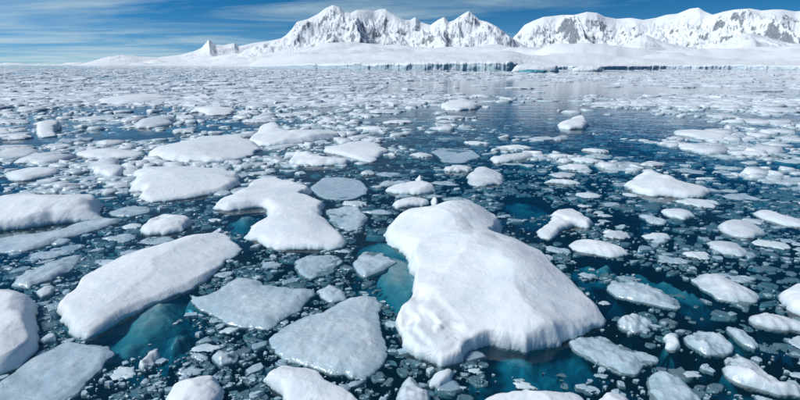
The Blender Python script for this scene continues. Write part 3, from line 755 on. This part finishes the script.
# ------------------------------------------------------------------ countless brash: one mesh near, one far
def pieces(name, X, Y, W, asp, Hh, label, n, seed, mat, sink=0.35, smooth=False):
    r = np.random.default_rng(seed)
    N = len(X)
    th = np.linspace(0, 2 * np.pi, n, endpoint=False)[None] + r.uniform(0, 6.28, (N, 1)) + r.normal(0, 0.16, (N, n))
    rad = 0.5 * (1 + r.normal(0, 0.20, (N, n)))
    ex = np.cos(th) * rad; ey = np.sin(th) * rad * asp[:, None]
    rot = r.normal(0, 0.5, N)[:, None]
    cr, sr = np.cos(rot), np.sin(rot)
    gx = ex * cr - ey * sr; gy = ex * sr + ey * cr
    tx = r.normal(0, 0.35, (N, 1)); ty = r.normal(0, 0.35, (N, 1))
    ins = r.uniform(0.55, 0.9, (N, n))
    W1 = W[:, None]; H1 = Hh[:, None]
    rings = []
    rings.append((gx * W1 * 1.12, gy * W1 * 1.12, -sink * W1 * np.ones((1, n)) * 0.6 - 0.02))
    rings.append((gx * W1, gy * W1, H1 * (0.15 + 0.25 * r.random((N, n)))))
    rings.append((gx * W1 * ins, gy * W1 * ins, H1 * (0.8 + 0.25 * r.random((N, n)) + tx * gx * 1.2 + ty * gy * 1.2)))
    V = np.empty((N, 3 * n + 1, 3))
    for k, (a, b, c) in enumerate(rings):
        V[:, k * n:(k + 1) * n, 0] = a; V[:, k * n:(k + 1) * n, 1] = b; V[:, k * n:(k + 1) * n, 2] = c
    V[:, 3 * n, 0] = r.normal(0, 0.1, N) * W; V[:, 3 * n, 1] = r.normal(0, 0.1, N) * W * asp; V[:, 3 * n, 2] = Hh * r.uniform(0.8, 1.15, N)
    V[:, :, 0] += X[:, None]; V[:, :, 1] += Y[:, None]
    f = []
    for k in range(2):
        for i in range(n):
            j = (i + 1) % n
            f += [(k * n + i, k * n + j, (k + 1) * n + j), (k * n + i, (k + 1) * n + j, (k + 1) * n + i)]
    for i in range(n):
        f.append((2 * n + i, 2 * n + (i + 1) % n, 3 * n))
    f = np.array(f)
    F = (f[None] + (np.arange(N) * (3 * n + 1))[:, None, None]).reshape(-1, 3)
    link(name, mesh_np(name, V.reshape(-1, 3), F, smooth, mat), None, label, 'brash ice', None, 'stuff')

def scatter(n, y_lo, y_hi, power, clump, seed):
    r = np.random.default_rng(seed)
    px = r.uniform(-60, 860, n); py = y_lo + (y_hi - y_lo) * r.random(n) ** power
    c = cover(px, py)
    w = P(px, py)
    k = sstep(-0.25, 0.45, fbm(w[:, 0] / clump, w[:, 1] / clump, seed, 4, 0.6) + (c - 0.5) * 1.1)
    keep = r.random(n) < k
    px, py, w = px[keep], py[keep], w[keep]
    bad = np.zeros(len(px), bool)
    for poly in allp:
        lo = poly.min(0); hi = poly.max(0)
        m = (w[:, 0] > lo[0]) & (w[:, 0] < hi[0]) & (w[:, 1] > lo[1]) & (w[:, 1] < hi[1])
        if m.any():
            ii = np.where(m)[0]; bad[ii] |= inside(w[ii, 0], w[ii, 1], poly)
    return px[~bad], py[~bad], w[~bad], r

# near crumbs, 3 cm to 40 cm
px, py, w, r = scatter(9000, 165, 430, 1.25, 1.3, 71)
d = np.hypot(w[:, 0], w[:, 1])
W = np.clip(0.050 * np.exp(r.normal(0, 0.8, len(d))), 0.018, 0.5) * (0.7 + d / 25)
pieces('brash_ice', w[:, 0], w[:, 1], W, r.uniform(0.5, 1, len(d)), W * (0.02 + 0.26 * r.random(len(d)) ** 2.2),
       'scattered crumbs of brash ice floating between the near floes', 6, 5, ICE)
# middle distance
px, py, w, r = scatter(16000, 96, 195, 1.55, 7.0, 81)
d = np.hypot(w[:, 0], w[:, 1])
W = np.clip(0.42 * np.exp(r.normal(0, 0.7, len(d))), 0.12, 2.6) * (0.5 + d / 70)
pieces('brash_ice', w[:, 0], w[:, 1], W, r.uniform(0.45, 0.95, len(d)), np.clip(W * (0.02 + 0.20 * r.random(len(d)) ** 2.0), 0.012, 0.3),
       'broken white brash ice spread over the middle water', 8, 6, BRASH, smooth=True)
# translucent shards, half sunk, packed between the near floes
px, py, w, r = scatter(6500, 190, 430, 1.1, 1.5, 111)
d = np.hypot(w[:, 0], w[:, 1])
W = np.clip(0.14 * np.exp(r.normal(0, 0.65, len(d))), 0.04, 0.75) * (0.6 + d / 28)
pieces('ice_shards', w[:, 0], w[:, 1], W, r.uniform(0.35, 0.9, len(d)), r.uniform(-0.14, 0.03, len(d)),
       'glassy grey-blue ice shards half sunk between the near floes', 7, 26, SLUSH, smooth=True)
# dim slush, awash
px, py, w, r = scatter(9500, 118, 330, 1.9, 3.0, 101)
d = np.hypot(w[:, 0], w[:, 1])
W = np.clip(0.24 * np.exp(r.normal(0, 0.6, len(d))), 0.05, 1.2) * (0.35 + d / 30)
pieces('slush', w[:, 0], w[:, 1], W, r.uniform(0.4, 0.9, len(d)), r.uniform(-0.26, 0.015, len(d)) * (0.4 + 0.6 * (d < 40)),
       'dim slushy ice lying awash in the open water', 8, 16, SLUSH, smooth=True)
# thin veil of small slush over the open water toward the glacier
r = np.random.default_rng(121)
px = r.uniform(330, 860, 17000); py = 92 + 190 * r.random(17000) ** 1.25
w = P(px, py)
kp = r.random(17000) < sstep(-0.45, 0.35, fbm(w[:, 0] / 6, w[:, 1] / 3.5, 77, 4, 0.6)) * np.interp(py, [92, 160, 215, 282], [1, 0.8, 0.45, 0.2])
for poly in allp:
    kp &= ~inside(w[:, 0], w[:, 1], poly)
w = w[kp]; d = np.hypot(w[:, 0], w[:, 1])
W = np.clip(0.15 * np.exp(r.normal(0, 0.6, len(d))), 0.03, 0.8) * (0.3 + d / 24)
pieces('slush', w[:, 0], w[:, 1], W, r.uniform(0.35, 0.8, len(d)), r.uniform(-0.10, 0.022, len(d)),
       'thin veil of blue-grey slush over the open water', 7, 36, SLUSH, smooth=True)
# far pack to the horizon
px, py, w, r = scatter(24000, 65.6, 106, 1.5, 60.0, 91)
d = np.hypot(w[:, 0], w[:, 1])
ok = d < interp([(-100, 7000), (80, 7000), (150, 4800), (210, 2600), (262, 1150), (300, 780), (350, 670), (430, 600), (512, 600), (600, 730), (660, 820), (900, 780)], px)
w, d, px = w[ok], d[ok], px[ok]
W = np.clip(1.5 * np.exp(r.normal(0, 0.6, len(d))), 0.4, 5.5) * (0.4 + np.minimum(d, 900) / 260)
pieces('pack_ice', w[:, 0], w[:, 1], W, r.uniform(0.6, 1.6, len(d)), np.clip(W * (0.02 + 0.10 * r.random(len(d)) ** 2.0), 0.015, 0.4),
       'dense distant pack ice reaching to the horizon and glacier', 7, 7, PACK)
print('floes', len(POLYS), 'drift', count, 'tries', tries)
